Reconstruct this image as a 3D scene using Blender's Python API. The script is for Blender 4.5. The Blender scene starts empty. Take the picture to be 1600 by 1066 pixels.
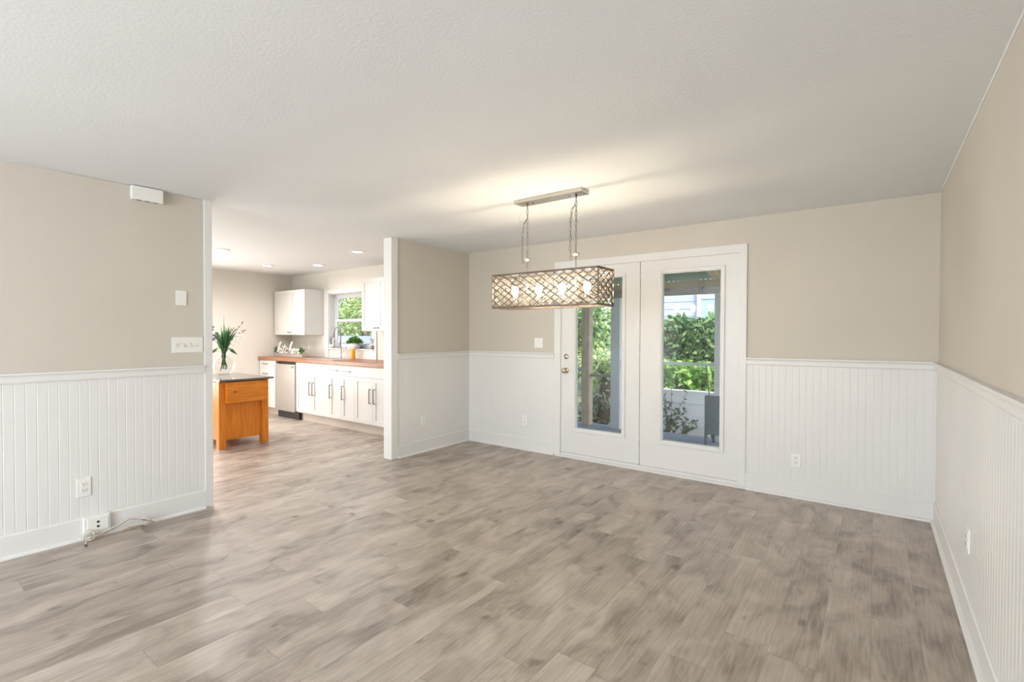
import bpy, bmesh, math, random
from mathutils import Vector, Matrix

C = bpy.context.scene.collection
SC = bpy.context.scene
PI = math.pi
# ------------------------------------------------------------------ camera
H = 2.44            # ceiling height
D = 4.762           # exterior wall (french doors, kitchen window), interior face
R = 0.379           # right wall face
S = 4.255           # left wall / partition face (x = -S)
K = 8.617           # far kitchen wall face (x = -K)
T = 0.114           # partition thickness
yaw, pitch, roll = math.radians(36.754), math.radians(-0.8093), math.radians(0.1722)
F = Vector((-math.sin(yaw)*math.cos(pitch), math.cos(yaw)*math.cos(pitch), math.sin(pitch)))
Rt = Vector((math.cos(yaw), math.sin(yaw), 0)); U = Rt.cross(F)
cx = Rt*math.cos(roll) + U*math.sin(roll); cy = -Rt*math.sin(roll) + U*math.cos(roll)
cam = bpy.data.cameras.new('camera'); cam_o = bpy.data.objects.new('camera', cam); C.objects.link(cam_o)
m = Matrix((cx, cy, -F)).transposed().to_4x4(); m.translation = (0, 0, 1.3869)
cam_o.matrix_world = m
cam.sensor_width = 36; cam.lens = 759.2/1600*36; cam.clip_start = .02; cam.clip_end = 300
SC.camera = cam_o
# ------------------------------------------------------------------ light, world, exposure
SC.view_settings.view_transform = 'Standard'; SC.view_settings.look = 'None'
SC.view_settings.gamma = 1; SC.view_settings.use_curve_mapping = False
SC.view_settings.exposure = 0.2
W = bpy.data.worlds.new('sky'); SC.world = W; W.use_nodes = True
wn = W.node_tree; bg = wn.nodes['Background']
sky = wn.nodes.new('ShaderNodeTexSky'); sky.sky_type = 'NISHITA'; sky.sun_disc = False
sky.sun_elevation = math.radians(52); sky.sun_rotation = math.radians(112); sky.air_density = 1.2; sky.dust_density = 2.5
wn.links.new(sky.outputs[0], bg.inputs[0]); bg.inputs[1].default_value = 0.56
def lamp(name, kind, loc, rot, energy, color=(1, 1, 1), **kw):
    l = bpy.data.lights.new(name, kind); l.energy = energy; l.color = color
    for k, v in kw.items(): setattr(l, k, v)
    o = bpy.data.objects.new(name, l); C.objects.link(o); o.location = loc; o.rotation_euler = rot
    return o
lamp('sun', 'SUN', (15, 0, 20), (math.radians(50), 0, math.radians(68)), 4.5, (1, .95, .86), angle=.02)
# fill area lamps added at two invented window openings in wall_rear
for wx, pw in ((-2.15, 140), (-.55, 46)):
    lamp('rear_area_fill', 'AREA', (wx, -3.95, 1.35), (math.radians(106), 0, 0), pw, (.86, .94, 1),
         shape='RECTANGLE', size=1.05, size_y=1.7)
# point fill light added in the unseen rear half to brighten the room
lamp('rear_point_fill', 'POINT', (-2.25, -1.7, 1.6), (0, 0, 0), 36, (.98, .985, 1), shadow_soft_size=.18)
# fill area lamp added to brighten the kitchen, unseen beyond the left wall
lamp('kitchen_area_fill', 'AREA', (-6.5, .06, 1.5), (math.radians(122), 0, 0), 32, (.90, .955, 1),
     shape='RECTANGLE', size=1.6, size_y=1.2)

# fill area lamp added at an invented opening in wall_kitchen, brightens the right wall
lamp('kitchen_side_fill', 'AREA', (-K-.02, 1.95, 1.15), (math.radians(79), 0, math.radians(-90)), 95, (1, .94, .86),
     shape='RECTANGLE', size=1.7, size_y=1.4)
lamp('far_wall_fill_spot', 'SPOT', (-7.5, 2.5, H-.03), (0, 0, 0), 70, (1, .98, .96), spot_size=math.radians(165), spot_blend=.6, shadow_soft_size=.06)  # spot without fixture, added out of view to brighten the far kitchen wall

# ------------------------------------------------------------------ helpers
class MB:
    def __init__(s, o=(0, 0, 0)):
        s.v = []; s.f = []; s.o = Vector(o); s.sm = set()
    def add(s, vs, fs, smooth=False):
        n = len(s.v); s.v += [Vector(p) - s.o for p in vs]
        for f in fs:
            if smooth: s.sm.add(len(s.f))
            s.f.append([i + n for i in f])
        return s
    def box(s, x0, x1, y0, y1, z0, z1):
        vs = [(x, y, z) for z in (z0, z1) for y in (y0, y1) for x in (x0, x1)]
        return s.add(vs, [(0, 2, 3, 1), (4, 5, 7, 6), (0, 1, 5, 4), (2, 6, 7, 3), (0, 4, 6, 2), (1, 3, 7, 5)])
    def frame(s, x0, x1, z0, z1, w, y0, y1):          # rectangular ring in the xz plane
        return s.box(x0, x0+w, y0, y1, z0, z1).box(x1-w, x1, y0, y1, z0, z1).box(x0+w, x1-w, y0, y1, z0, z0+w).box(x0+w, x1-w, y0, y1, z1-w, z1)
    def prism(s, poly, x0, x1):                        # poly of (y, z), extruded along x
        n = len(poly); vs = [(x0, y, z) for y, z in poly] + [(x1, y, z) for y, z in poly]
        fs = [(i, (i+1) % n, (i+1) % n + n, i+n) for i in range(n)] + [tuple(range(n))[::-1], tuple(range(n, 2*n))]
        return s.add(vs, fs)
    def tube(s, pts, r, n=8, closed=False):
        pts = [Vector(p) for p in pts]; rr = r if isinstance(r, (list, tuple)) else [r]*len(pts)
        vs = []; up = None; m_ = len(pts)
        for i, p in enumerate(pts):
            a = pts[(i-1) % m_] if (i or closed) else p; b = pts[(i+1) % m_] if (i < m_-1 or closed) else p
            t = (b-a).normalized()
            if up is None:
                up = Vector((0, 0, 1)) if abs(t.z) < .9 else Vector((1, 0, 0))
            u = (up - t*up.dot(t))
            if u.length < 1e-5: u = t.orthogonal()
            u.normalize(); up = u; w = t.cross(u)
            vs += [p + (u*math.cos(2*PI*k/n) + w*math.sin(2*PI*k/n))*rr[i] for k in range(n)]
        fs = []
        for i in range(m_ if closed else m_-1):
            j = (i+1) % m_
            fs += [(i*n+k, i*n+(k+1) % n, j*n+(k+1) % n, j*n+k) for k in range(n)]
        if not closed: fs += [tuple(range(n))[::-1], tuple(range((m_-1)*n, m_*n))]
        return s.add(vs, fs, True)
    def lathe(s, prof, c=(0, 0, 0), n=24, axis='z', cap=True):
        vs = []
        for r, h in prof:
            for k in range(n):
                a = 2*PI*k/n; x, y = r*math.cos(a), r*math.sin(a)
                p = (x, y, h) if axis == 'z' else ((x, -h, y) if axis == 'y' else (h, x, y))
                vs.append(Vector(p) + Vector(c))
        fs = [(i*n+k, i*n+(k+1) % n, (i+1)*n+(k+1) % n, (i+1)*n+k) for i in range(len(prof)-1) for k in range(n)]
        s.add(vs, fs, True)
        if cap:
            s.f.append([len(s.v)-len(vs)+k for k in range(n)][::-1]); s.f.append([len(s.v)-n+k for k in range(n)])
        return s
    def blob(s, c, r, n=8, sc=(1, 1, 1)):
        vs = []
        pr = [(math.sin(PI*i/n)*r, -math.cos(PI*i/n)*r) for i in range(n+1)]
        m_ = max(6, n)
        for q, h in pr:
            for k in range(m_):
                a = 2*PI*k/m_; vs.append((c[0]+q*math.cos(a)*sc[0], c[1]+q*math.sin(a)*sc[1], c[2]+h*sc[2]))
        fs = [(i*m_+k, i*m_+(k+1) % m_, (i+1)*m_+(k+1) % m_, (i+1)*m_+k) for i in range(n) for k in range(m_)]
        return s.add(vs, fs, True)
    def leaf(s, p, d, nrm, L, w, bend=.15):             # a lens-shaped blade, folded along its rib
        d = Vector(d).normalized(); nrm = Vector(nrm); sd = d.cross(nrm)
        if sd.length < 1e-4: sd = d.orthogonal()
        sd.normalize(); nrm = sd.cross(d); p = Vector(p)
        a = p; b = p + d*L*.45 + nrm*L*bend*.5; e = p + d*L - nrm*L*bend*.3
        l = p + d*L*.4 + sd*w*.5; r_ = p + d*L*.4 - sd*w*.5
        return s.add([a, l, e, r_, b], [(0, 4, 1), (4, 2, 1), (0, 3, 4), (4, 3, 2)])
    def build(s, name, mat, parent=None, bevel=0, seg=2):
        me = bpy.data.meshes.new(name)
        me.from_pydata([tuple(v) for v in s.v], [], s.f)
        for i in s.sm: me.polygons[i].use_smooth = True
        bm = bmesh.new(); bm.from_mesh(me); bmesh.ops.recalc_face_normals(bm, faces=bm.faces); bm.to_mesh(me); bm.free()
        me.materials.append(mat)
        o = bpy.data.objects.new(name, me); C.objects.link(o)
        if parent: o.parent = parent
        else: o.location = s.o
        if bevel:
            b = o.modifiers.new('bevel', 'BEVEL'); b.width = bevel; b.segments = seg; b.limit_method = 'ANGLE'; b.angle_limit = math.radians(50)
        return o
def tag(o, label, cat, group=None, kind=None):
    o['label'] = label; o['category'] = cat
    if group: o['group'] = group
    if kind: o['kind'] = kind
    return o
def thing(name, label, cat, loc=(0, 0, 0), rotz=0, group=None, kind=None):
    o = bpy.data.objects.new(name, None); C.objects.link(o); o.empty_display_size = .05
    o.location = loc; o.rotation_euler = (0, 0, rotz)
    return tag(o, label, cat, group, kind)
def copy_tree(o, parent=None):
    c = o.copy(); C.objects.link(c)
    if parent: c.parent = parent
    for ch in [x for x in bpy.data.objects if x.parent == o]: copy_tree(ch, c)
    return c
LEFT, RIGHT = PI/2, -PI/2      # local -y is a wall thing's front: turned to face +x / -x

# ------------------------------------------------------------------ materials
def mat(name, col=(.8, .8, .8), rough=.5, metal=0, spec=.5, emit=None, es=0, **kw):
    m = bpy.data.materials.new(name); m.use_nodes = True
    p = m.node_tree.nodes['Principled BSDF']
    p.inputs['Base Color'].default_value = (*col, 1); p.inputs['Roughness'].default_value = rough
    p.inputs['Metallic'].default_value = metal; p.inputs['Specular IOR Level'].default_value = spec
    if emit: p.inputs['Emission Color'].default_value = (*emit, 1); p.inputs['Emission Strength'].default_value = es
    return m
def nd(m, t, **kw):
    n = m.node_tree.nodes.new(t)
    for k, v in kw.items():
        if k.startswith('i_'): n.inputs[int(k[2:]) if k[2:].isdigit() else k[2:].replace('_', ' ')].default_value = v
        else: setattr(n, k, v)
    return n
def lk(m, a, ao, b, bi): m.node_tree.links.new(a.outputs[ao], b.inputs[bi])
def vary(m, col_a, col_b, scale=8, stretch=(1, 1, 1), detail=4, bump=0, bscale=None, lo=.3, hi=.7):
    p = m.node_tree.nodes['Principled BSDF']
    tc = nd(m, 'ShaderNodeTexCoord'); mp = nd(m, 'ShaderNodeMapping'); mp.inputs['Scale'].default_value = stretch
    nz = nd(m, 'ShaderNodeTexNoise'); nz.inputs['Scale'].default_value = scale; nz.inputs['Detail'].default_value = detail
    cr = nd(m, 'ShaderNodeValToRGB'); cr.color_ramp.elements[0].position = lo; cr.color_ramp.elements[1].position = hi
    cr.color_ramp.elements[0].color = (*col_a, 1); cr.color_ramp.elements[1].color = (*col_b, 1)
    lk(m, tc, 'Object', mp, 'Vector'); lk(m, mp, 0, nz, 'Vector'); lk(m, nz, 0, cr, 0); lk(m, cr, 0, p, 'Base Color')
    if bump:
        b = nd(m, 'ShaderNodeBump'); b.inputs['Strength'].default_value = bump; b.inputs['Distance'].default_value = .004
        n2 = nz
        if bscale:
            n2 = nd(m, 'ShaderNodeTexNoise'); n2.inputs['Scale'].default_value = bscale; n2.inputs['Detail'].default_value = 3
            lk(m, mp, 0, n2, 'Vector')
        lk(m, n2, 0, b, 'Height'); lk(m, b, 0, p, 'Normal')
    return m
M = {}
M['taupe'] = vary(mat('taupe_paint', rough=.6, spec=.25), (.585, .543, .477), (.61, .566, .497), 1.5, bump=.12, bscale=180)
M['kitchen_pale'] = vary(mat('pale_kitchen_wall', rough=.6, spec=.25), (.70, .675, .615), (.725, .70, .64), 1.5, bump=.12, bscale=180)  # kitchen walls set paler than the dining taupe
M['white'] = vary(mat('white_satin_paint', rough=.38, spec=.4), (.735, .725, .71), (.755, .745, .73), 2)
M['ceiling'] = vary(mat('textured_ceiling_paint', rough=.85, spec=.1), (.785, .795, .80), (.81, .82, .825), 1.2, bump=.28, bscale=75)
M['cab'] = vary(mat('cabinet_white_lacquer', rough=.35, spec=.4), (.70, .69, .665), (.72, .71, .685), 3)
M['plastic'] = mat('white_device_plastic', (.83, .82, .78), .3)
M['slot'] = mat('dark_slot', (.03, .03, .03), .6)
M['nickel'] = vary(mat('brushed_nickel', rough=.32, metal=1), (.52, .49, .45), (.62, .59, .54), 30, (1, 1, 8))
M['bronze'] = vary(mat('aged_bronze', rough=.42, metal=.85), (.17, .13, .10), (.24, .19, .15), 20)
M['wire'] = mat('lattice_wire', (.13, .10, .075), .5, .6)
M['chain'] = mat('chain_nickel', (.33, .30, .27), .4, .85)
M['steel'] = vary(mat('stainless_steel', rough=.36, metal=.85), (.56, .53, .50), (.62, .60, .57), 3, (40, 1, 1))
M['black'] = mat('black_plastic', (.025, .022, .02), .45)
M['brass'] = mat('satin_nickel_knob', (.58, .50, .38), .25, 1)
M['dark_metal'] = mat('gunmetal_pull', (.16, .15, .14), .35, .9)
M['orange'] = vary(mat('orange_stained_wood', rough=.38, spec=.4), (.63, .18, .014), (.88, .315, .032), 5, (1, 1, 9), 5, lo=.25, hi=.75)
M['orange_v'] = vary(mat('orange_stained_wood_upright', rough=.38, spec=.4), (.63, .18, .014), (.88, .315, .032), 5, (9, 9, .8), 5, lo=.25, hi=.75)
M['orange_h'] = M['orange']
M['butcher'] = vary(mat('butcher_block', rough=.35, spec=.5), (.24, .085, .036), (.43, .18, .085), 7, (1, 14, 14), 5)
M['granite'] = vary(mat('dark_granite', rough=.05, spec=1), (.04, .04, .045), (.12, .11, .11), 120)
M['toe'] = mat('toe_kick_grey', (.55, .49, .43), .5)
M['tile'] = vary(mat('blush_tile', rough=.25), (.78, .68, .62), (.82, .74, .69), 3)
M['sign_wood'] = vary(mat('weathered_sign_wood', rough=.7), (.32, .28, .23), (.50, .45, .39), 12, (1, 8, 8))
M['leaf'] = mat('leaf', rough=.45); M['leaf_b'] = mat('leaf_b', rough=.45)
def leafmat(name, a, b, c, rough=.5, trans=.35):
    m = mat(name, a, rough, spec=.3); nt = m.node_tree; p = nt.nodes['Principled BSDF']
    g = nd(m, 'ShaderNodeNewGeometry'); cr = nd(m, 'ShaderNodeValToRGB')
    e = cr.color_ramp.elements; e[0].color = (*a, 1); e[1].color = (*c, 1); x = e.new(.5); x.color = (*b, 1)
    lk(m, g, 'Random Per Island', cr, 0); lk(m, cr, 0, p, 'Base Color')
    tr = nd(m, 'ShaderNodeBsdfTranslucent'); lk(m, cr, 0, tr, 0); mx = nd(m, 'ShaderNodeMixShader'); mx.inputs[0].default_value = trans
    lk(m, p, 0, mx, 1); lk(m, tr, 0, mx, 2); lk(m, mx, 0, nt.nodes['Material Output'], 0)
    return m
M['leaf'] = leafmat('bouquet_leaf', (.03, .09, .04), (.06, .16, .06), (.16, .30, .10))
M['herb'] = leafmat('herb_leaf', (.05, .14, .02), (.10, .26, .04), (.20, .42, .07))
M['hedge'] = leafmat('hedge_leaf', (.035, .10, .035), (.10, .22, .08), (.30, .42, .16))
M['hedge_low'] = leafmat('vine_leaf', (.08, .22, .04), (.20, .42, .08), (.48, .62, .22))
M['tree'] = leafmat('tree_leaf', (.05, .13, .05), (.16, .30, .10), (.45, .58, .22))
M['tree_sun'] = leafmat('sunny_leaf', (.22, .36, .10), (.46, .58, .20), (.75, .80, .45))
M['shrub'] = leafmat('shrub_leaf', (.06, .10, .07), (.12, .18, .10), (.34, .38, .22))
M['bark'] = vary(mat('bark', rough=.9), (.09, .065, .045), (.16, .12, .09), 12)
M['purple'] = leafmat('purple_petal', (.10, .08, .16), (.22, .19, .36), (.42, .38, .58))
M['lavender'] = leafmat('lavender_petal', (.35, .25, .42), (.50, .38, .58), (.65, .55, .72))
M['petal'] = leafmat('white_petal', (.72, .70, .64), (.80, .78, .72), (.86, .85, .8))
M['twig'] = mat('twig', (.20, .18, .13), .8)
M['ceramic'] = mat('white_ceramic', (.80, .77, .73), .25)
M['clay'] = mat('brown_clay', (.30, .22, .16), .7)
M['soap'] = mat('orange_soap', (.85, .36, .02), .15)
M['cable'] = mat('white_cable', (.72, .68, .60), .5)
M['cable_b'] = mat('tan_cable', (.42, .31, .20), .6)
M['wood'] = vary(mat('weathered_post_wood', rough=.75), (.58, .44, .30), (.76, .60, .43), 6, (8, 8, 1))
M['beam'] = vary(mat('grey_brown_beam', rough=.8), (.28, .25, .23), (.38, .34, .31), 6, (1, 8, 8))
M['rafter'] = vary(mat('yellowed_rafter_wood', rough=.75), (.62, .50, .30), (.74, .62, .40), 5, (8, 1, 8))
M['deck'] = vary(mat('grey_deck_boards', rough=.7), (.20, .21, .22), (.32, .33, .34), 6, (1, 10, 1))
M['porch_white'] = mat('porch_white_paint', (.72, .74, .75), .5)
M['siding'] = vary(mat('lavender_siding', rough=.6), (.47, .49, .60), (.52, .54, .65), 1)
M['fence'] = mat('white_panel_paint', (.78, .79, .84), .55)
M['patio'] = vary(mat('slate_patio_weave', rough=.6), (.10, .125, .15), (.17, .20, .23), 60)
M['grass'] = vary(mat('lawn_and_mulch', rough=.9), (.10, .13, .05), (.26, .25, .14), 3)
M['roof'] = vary(mat('corrugated_fibreglass', rough=.4), (.28, .36, .32), (.40, .47, .42), 2)
def glass(name, tint=(.96, .98, .98), gl=(1, 1, 1), ior=1.5, rough=0.0):
    m = bpy.data.materials.new(name); m.use_nodes = True; nt = m.node_tree
    nt.nodes.remove(nt.nodes['Principled BSDF'])
    t = nd(m, 'ShaderNodeBsdfTransparent'); t.inputs[0].default_value = (*tint, 1)
    g = nd(m, 'ShaderNodeBsdfGlossy'); g.inputs['Roughness'].default_value = rough; g.inputs[0].default_value = (*gl, 1)
    f = nd(m, 'ShaderNodeFresnel')
    ge = nd(m, 'ShaderNodeNewGeometry'); mr = nd(m, 'ShaderNodeMapRange'); mr.inputs[3].default_value = ior; mr.inputs[4].default_value = 1/ior
    lk(m, ge, 'Backfacing', mr, 0); lk(m, mr, 0, f, 0)      # same reflectance on both faces of a thin sheet
    x = nd(m, 'ShaderNodeMixShader'); lk(m, f, 0, x, 0); lk(m, t, 0, x, 1); lk(m, g, 0, x, 2)
    lk(m, x, 0, nt.nodes['Material Output'], 0)
    return m
M['glass'] = glass('window_glass')
M['vase'] = glass('vase_glass', (.93, .95, .95), ior=1.28)
M['crystal'] = glass('crystal', (.93, .92, .90), ior=1.22, rough=.2)
def frosted(m, f, col):
    nt = m.node_tree; out = nt.nodes['Material Output']; a = out.inputs[0].links[0].from_socket
    t = nd(m, 'ShaderNodeBsdfTranslucent'); t.inputs[0].default_value = (*col, 1); x = nd(m, 'ShaderNodeMixShader'); x.inputs[0].default_value = f
    nt.links.new(a, x.inputs[1]); lk(m, t, 0, x, 2); nt.links.new(x.outputs[0], out.inputs[0])
frosted(M['crystal'], .03, (.85, .82, .78))
M['bulb'] = mat('lit_bulb', (1, .9, .75), .3, emit=(1, .85, .62), es=200)
M['can'] = mat('lit_downlight_lens', (1, 1, 1), .4, emit=(1, .97, .90), es=16)

def floor_material():
    m = mat('grey_oak_vinyl_plank', rough=.3, spec=1); nt = m.node_tree; p = nt.nodes['Principled BSDF']
    g = nd(m, 'ShaderNodeNewGeometry'); sp = nd(m, 'ShaderNodeSeparateXYZ'); lk(m, g, 'Position', sp, 0)
    def mth(op, a=None, b=None, va=0, vb=0):
        n = nd(m, 'ShaderNodeMath', operation=op); n.inputs[0].default_value = va; n.inputs[1].default_value = vb
        if a: nt.links.new(a, n.inputs[0])
        if b: nt.links.new(b, n.inputs[1])
        return n.outputs[0]
    xs = mth('DIVIDE', sp.outputs[0], vb=.182); row = mth('FLOOR', xs); fx = mth('FRACT', xs)
    wn1 = nd(m, 'ShaderNodeTexWhiteNoise', noise_dimensions='1D'); nt.links.new(row, wn1.inputs['W'])
    ys = mth('ADD', mth('DIVIDE', sp.outputs[1], vb=1.22), wn1.outputs['Value']); col = mth('FLOOR', ys); fy = mth('FRACT', ys)
    cv = nd(m, 'ShaderNodeCombineXYZ'); nt.links.new(row, cv.inputs[0]); nt.links.new(col, cv.inputs[1])
    wn2 = nd(m, 'ShaderNodeTexWhiteNoise', noise_dimensions='3D'); lk(m, cv, 0, wn2, 'Vector')
    # every plank gets its own piece of the grain
    off = nd(m, 'ShaderNodeVectorMath', operation='SCALE'); lk(m, wn2, 'Color', off, 0); off.inputs['Scale'].default_value = 40
    po = nd(m, 'ShaderNodeVectorMath', operation='ADD'); lk(m, g, 'Position', po, 0); lk(m, off, 0, po, 1)
    def noise(scale, st, detail, dist=0, rough=.5):
        mp = nd(m, 'ShaderNodeMapping'); mp.inputs['Scale'].default_value = st; lk(m, po, 0, mp, 'Vector')
        n = nd(m, 'ShaderNodeTexNoise'); n.inputs['Scale'].default_value = scale; n.inputs['Detail'].default_value = detail
        n.inputs['Distortion'].default_value = dist; n.inputs['Roughness'].default_value = rough; lk(m, mp, 0, n, 'Vector'); return n
    smoke = noise(3.8, (1.5, .72, 1), 4, .9)       # cloudy darker patches round the knots
    grain = noise(16, (3.4, .22, 1), 6, 1.2, .6)    # long grain
    fine = noise(90, (3, .06, 1), 3, 0)
    r1 = nd(m, 'ShaderNodeValToRGB'); e = r1.color_ramp.elements
    e[0].position = .30; e[0].color = (.15, .115, .09, 1); e[1].position = .66; e[1].color = (.52, .45, .385, 1)
    x = e.new(.46); x.color = (.335, .275, .228, 1)
    mixv = mth('ADD', mth('MULTIPLY', smoke.outputs[0], vb=.62), mth('MULTIPLY', grain.outputs[0], vb=.30))
    mixv = mth('ADD', mixv, mth('MULTIPLY', fine.outputs[0], vb=.08))
    ring = nd(m, 'ShaderNodeTexWave', wave_type='BANDS', bands_direction='X'); ring.inputs['Scale'].default_value = 14; ring.inputs['Distortion'].default_value = 9
    ring.inputs['Detail'].default_value = 2; ring.inputs['Detail Scale'].default_value = 1.3
    mp2 = nd(m, 'ShaderNodeMapping'); mp2.inputs['Scale'].default_value = (1, .16, 1); lk(m, po, 0, mp2, 'Vector'); lk(m, mp2, 0, ring, 'Vector')
    mixv = mth('ADD', mixv, mth('MULTIPLY', mth('SUBTRACT', ring.outputs['Fac'], vb=.5), vb=.03))
    knot = noise(9, (1.0, .75, 1), 1, .3); kn = nd(m, 'ShaderNodeMapRange'); kn.inputs[1].default_value = .68; kn.inputs[2].default_value = .80; kn.inputs[3].default_value = 0; kn.inputs[4].default_value = -.16
    lk(m, knot, 0, kn, 0); mixv = mth('ADD', mixv, kn.outputs[0])
    mixv = mth('ADD', mixv, mth('MULTIPLY', mth('SUBTRACT', wn2.outputs['Value'], vb=.5), vb=.09))
    nt.links.new(mixv, r1.inputs[0])
    # seams
    ex = mth('MINIMUM', fx, mth('SUBTRACT', None, fx, va=1)); ey = mth('MINIMUM', fy, mth('SUBTRACT', None, fy, va=1))
    sx = mth('LESS_THAN', ex, vb=.006); sy = mth('LESS_THAN', ey, vb=.0011); sm = mth('MAXIMUM', sx, sy)
    mx = nd(m, 'ShaderNodeMix', data_type='RGBA'); nt.links.new(mth('MULTIPLY', sm, vb=.45), mx.inputs['Factor'])
    lk(m, r1, 0, mx, 6); mx.inputs[7].default_value = (.09, .065, .05, 1)
    nt.links.new(mx.outputs[2], p.inputs['Base Color'])
    rr = nd(m, 'ShaderNodeMapRange'); rr.inputs[3].default_value = .33; rr.inputs[4].default_value = .43
    lk(m, grain, 0, rr, 0); lk(m, rr, 0, p, 'Roughness')
    b = nd(m, 'ShaderNodeBump'); b.inputs['Strength'].default_value = .10; b.inputs['Distance'].default_value = .003
    lk(m, fine, 0, b, 'Height'); lk(m, b, 0, p, 'Normal')
    return m
M['floor'] = floor_material()

# ------------------------------------------------------------------ setting
def struct(name, b, m_, label, cat, bevel=0):
    return tag(b.build(name, m_, None, bevel), label, cat, kind='structure')
struct('floor', MB((-4, 1, 0)).box(-K-.2, R+.15, -4.15, D+.16, -.12, 0), M['floor'], 'grey-brown oak plank floor running from the dining room into the kitchen', 'floor')
struct('ceiling', MB((-4, 1, H)).box(-K-.2, R+.2, -4.2, D+.25, H, H+.25), M['ceiling'], 'off-white lightly textured flat ceiling over both rooms', 'ceiling')
DX0, DX1, DZ = -2.865, -.983, 2.137        # french door opening
WX0, WX1, WZ0, WZ1 = -7.44, -6.27, 1.145, 2.06   # kitchen window opening
y0, y1 = D, D+.16; XS = -S-T/2
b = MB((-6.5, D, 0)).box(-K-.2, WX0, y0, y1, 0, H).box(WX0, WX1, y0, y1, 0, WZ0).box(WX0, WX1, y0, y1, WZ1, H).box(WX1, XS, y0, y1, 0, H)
struct('wall_kitchen_window', b, M['kitchen_pale'], 'pale kitchen wall holding the window above the sink', 'wall')
b = MB((-2, D, 0)).box(XS, DX0, y0, y1, 0, H).box(DX0, DX1, y0, y1, DZ, H).box(DX1, R+.15, y0, y1, 0, H)
struct('wall_back', b, M['taupe'], 'taupe painted dining room wall holding the french doors', 'wall')
struct('wall_right', MB((R, 0, 0)).box(R, R+.12, -4.15, D, 0, H), M['taupe'], 'taupe wall at the right edge of the dining room', 'wall')
struct('wall_left', MB((-S, 0, 0)).box(-S-T, -S, -4.15, 1.66, 0, H), M['taupe'], 'taupe wall at the left, ending at the kitchen opening', 'wall')
struct('wall_partition', MB((-S, 4, 0)).box(-S-T, -S, 3.485, D, 0, H), M['taupe'], 'short taupe partition between dining corner and kitchen', 'wall')
struct('wall_kitchen', MB((-K, 2, 0)).box(-K-.12, -K, -.12, 1.05, 0, H).box(-K-.12, -K, 2.85, D, 0, H).box(-K-.12, -K, 1.05, 2.85, 0, .4).box(-K-.12, -K, 1.05, 2.85, 2.1, H), M['kitchen_pale'], 'pale far side wall of the kitchen', 'wall')  # the gap is an invented, unseen opening for the side fill lamp
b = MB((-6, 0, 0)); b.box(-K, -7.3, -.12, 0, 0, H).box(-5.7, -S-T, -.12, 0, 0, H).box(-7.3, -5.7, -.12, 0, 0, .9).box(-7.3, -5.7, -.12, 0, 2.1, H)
struct('wall_kitchen_rear', b, M['kitchen_pale'], 'kitchen rear wall hidden behind the left wall', 'wall')
b = MB((-2, -4, 0)); xs = [-S-T, -2.7, -1.6, -1.1, 0, R+.12]
for i in (0, 2, 4): b.box(xs[i], xs[i+1], -4.15, -4, 0, H)
for i in (1, 3): b.box(xs[i], xs[i+1], -4.15, -4, 0, .5).box(xs[i], xs[i+1], -4.15, -4, 2.2, H)
struct('wall_rear', b, M['taupe'], 'rear wall with two tall window openings added behind the viewer', 'wall')

# wainscot: beadboard, baseboard with shoe, chair rail.  Local frame: x along wall, -y out of the wall
def bead(b, x0, x1, z0, z1, pitch=.0508, g=.0034, dep=.0012, th=.008):
    xs = [(x0, th)]; x = math.ceil(x0/pitch)*pitch
    while x < x1-.006:
        if x-g > x0: xs += [(x-g, th), (x, th-dep), (x+g, th)]
        x += pitch
    xs.append((x1, th)); n = len(xs)
    vs = [(x, -d, z0) for x, d in xs] + [(x, -d, z1) for x, d in xs]
    b.add(vs, [(i, i+1, n+i+1, n+i) for i in range(n-1)])
    b.add([(x0, -th, z1), (x1, -th, z1), (x1, 0, z1), (x0, 0, z1)], [(0, 1, 2, 3)])
def rail(b, x0, x1, z, dz=0):               # z = top
    pr = [(0, 0), (-.030, 0), (-.032, -.004), (-.032, -.012), (-.024, -.018), (-.021, -.030), (-.021, -.055), (-.017, -.064), (0, -.066)]
    vs = [(x0, y, z+h) for y, h in pr] + [(x1, y, z+dz+h) for y, h in pr]; n = len(pr)
    b.add(vs, [(i, (i+1) % n, (i+1) % n+n, i+n) for i in range(n)] + [tuple(range(n)), tuple(range(n, 2*n))[::-1]])
def base(b, x0, x1, h=.146):
    b.prism([(0, 0), (-.018, 0), (-.018, h-.008), (-.012, h), (0, h)], x0, x1)
    b.prism([(-.018, 0), (-.036, 0), (-.035, .008), (-.030, .015), (-.018, .019)], x0, x1)
def wains(n, where, loc, rot, spans, zr, dzs=None, top=None):
    w = MB(); r_ = MB(); bs = MB()
    for i, (x0, x1, za, zb) in enumerate(spans):
        bead(w, x0, x1, .14, min(za, zb)-.04); rail(r_, x0, x1, za, zb-za); base(bs, x0, x1)
    for nm, q, lab, cat in (('trim_%d' % n, w, 'white beadboard wainscot panelling on the ' + where, 'wainscot'),
                            ('trim_%d' % (n+10), r_, 'white moulded chair rail along the ' + where, 'chair rail'),
                            ('baseboard_' + where.split()[0], bs, 'white baseboard with shoe moulding along the ' + where, 'baseboard')):
        o = q.build(nm, M['white']); o.location = loc; o.rotation_euler = (0, 0, rot); tag(o, lab, cat, kind='structure')
wains(1, 'left wall', (-S, 0, 0), LEFT, [(-4, 1.622, 1.135, 1.135)], 1.135)
wains(2, 'partition wall', (-S, 0, 0), LEFT, [(3.559, D, 1.163, 1.167)], 1.16)
wains(3, 'back wall', (0, D, 0), 0, [(-S, -2.942, 1.167, 1.172), (-.922, R, 1.184, 1.191)], 1.16)
wains(4, 'right wall', (R, 0, 0), RIGHT, [(-D, 4, 1.188, 1.188)], 1.188)
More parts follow.
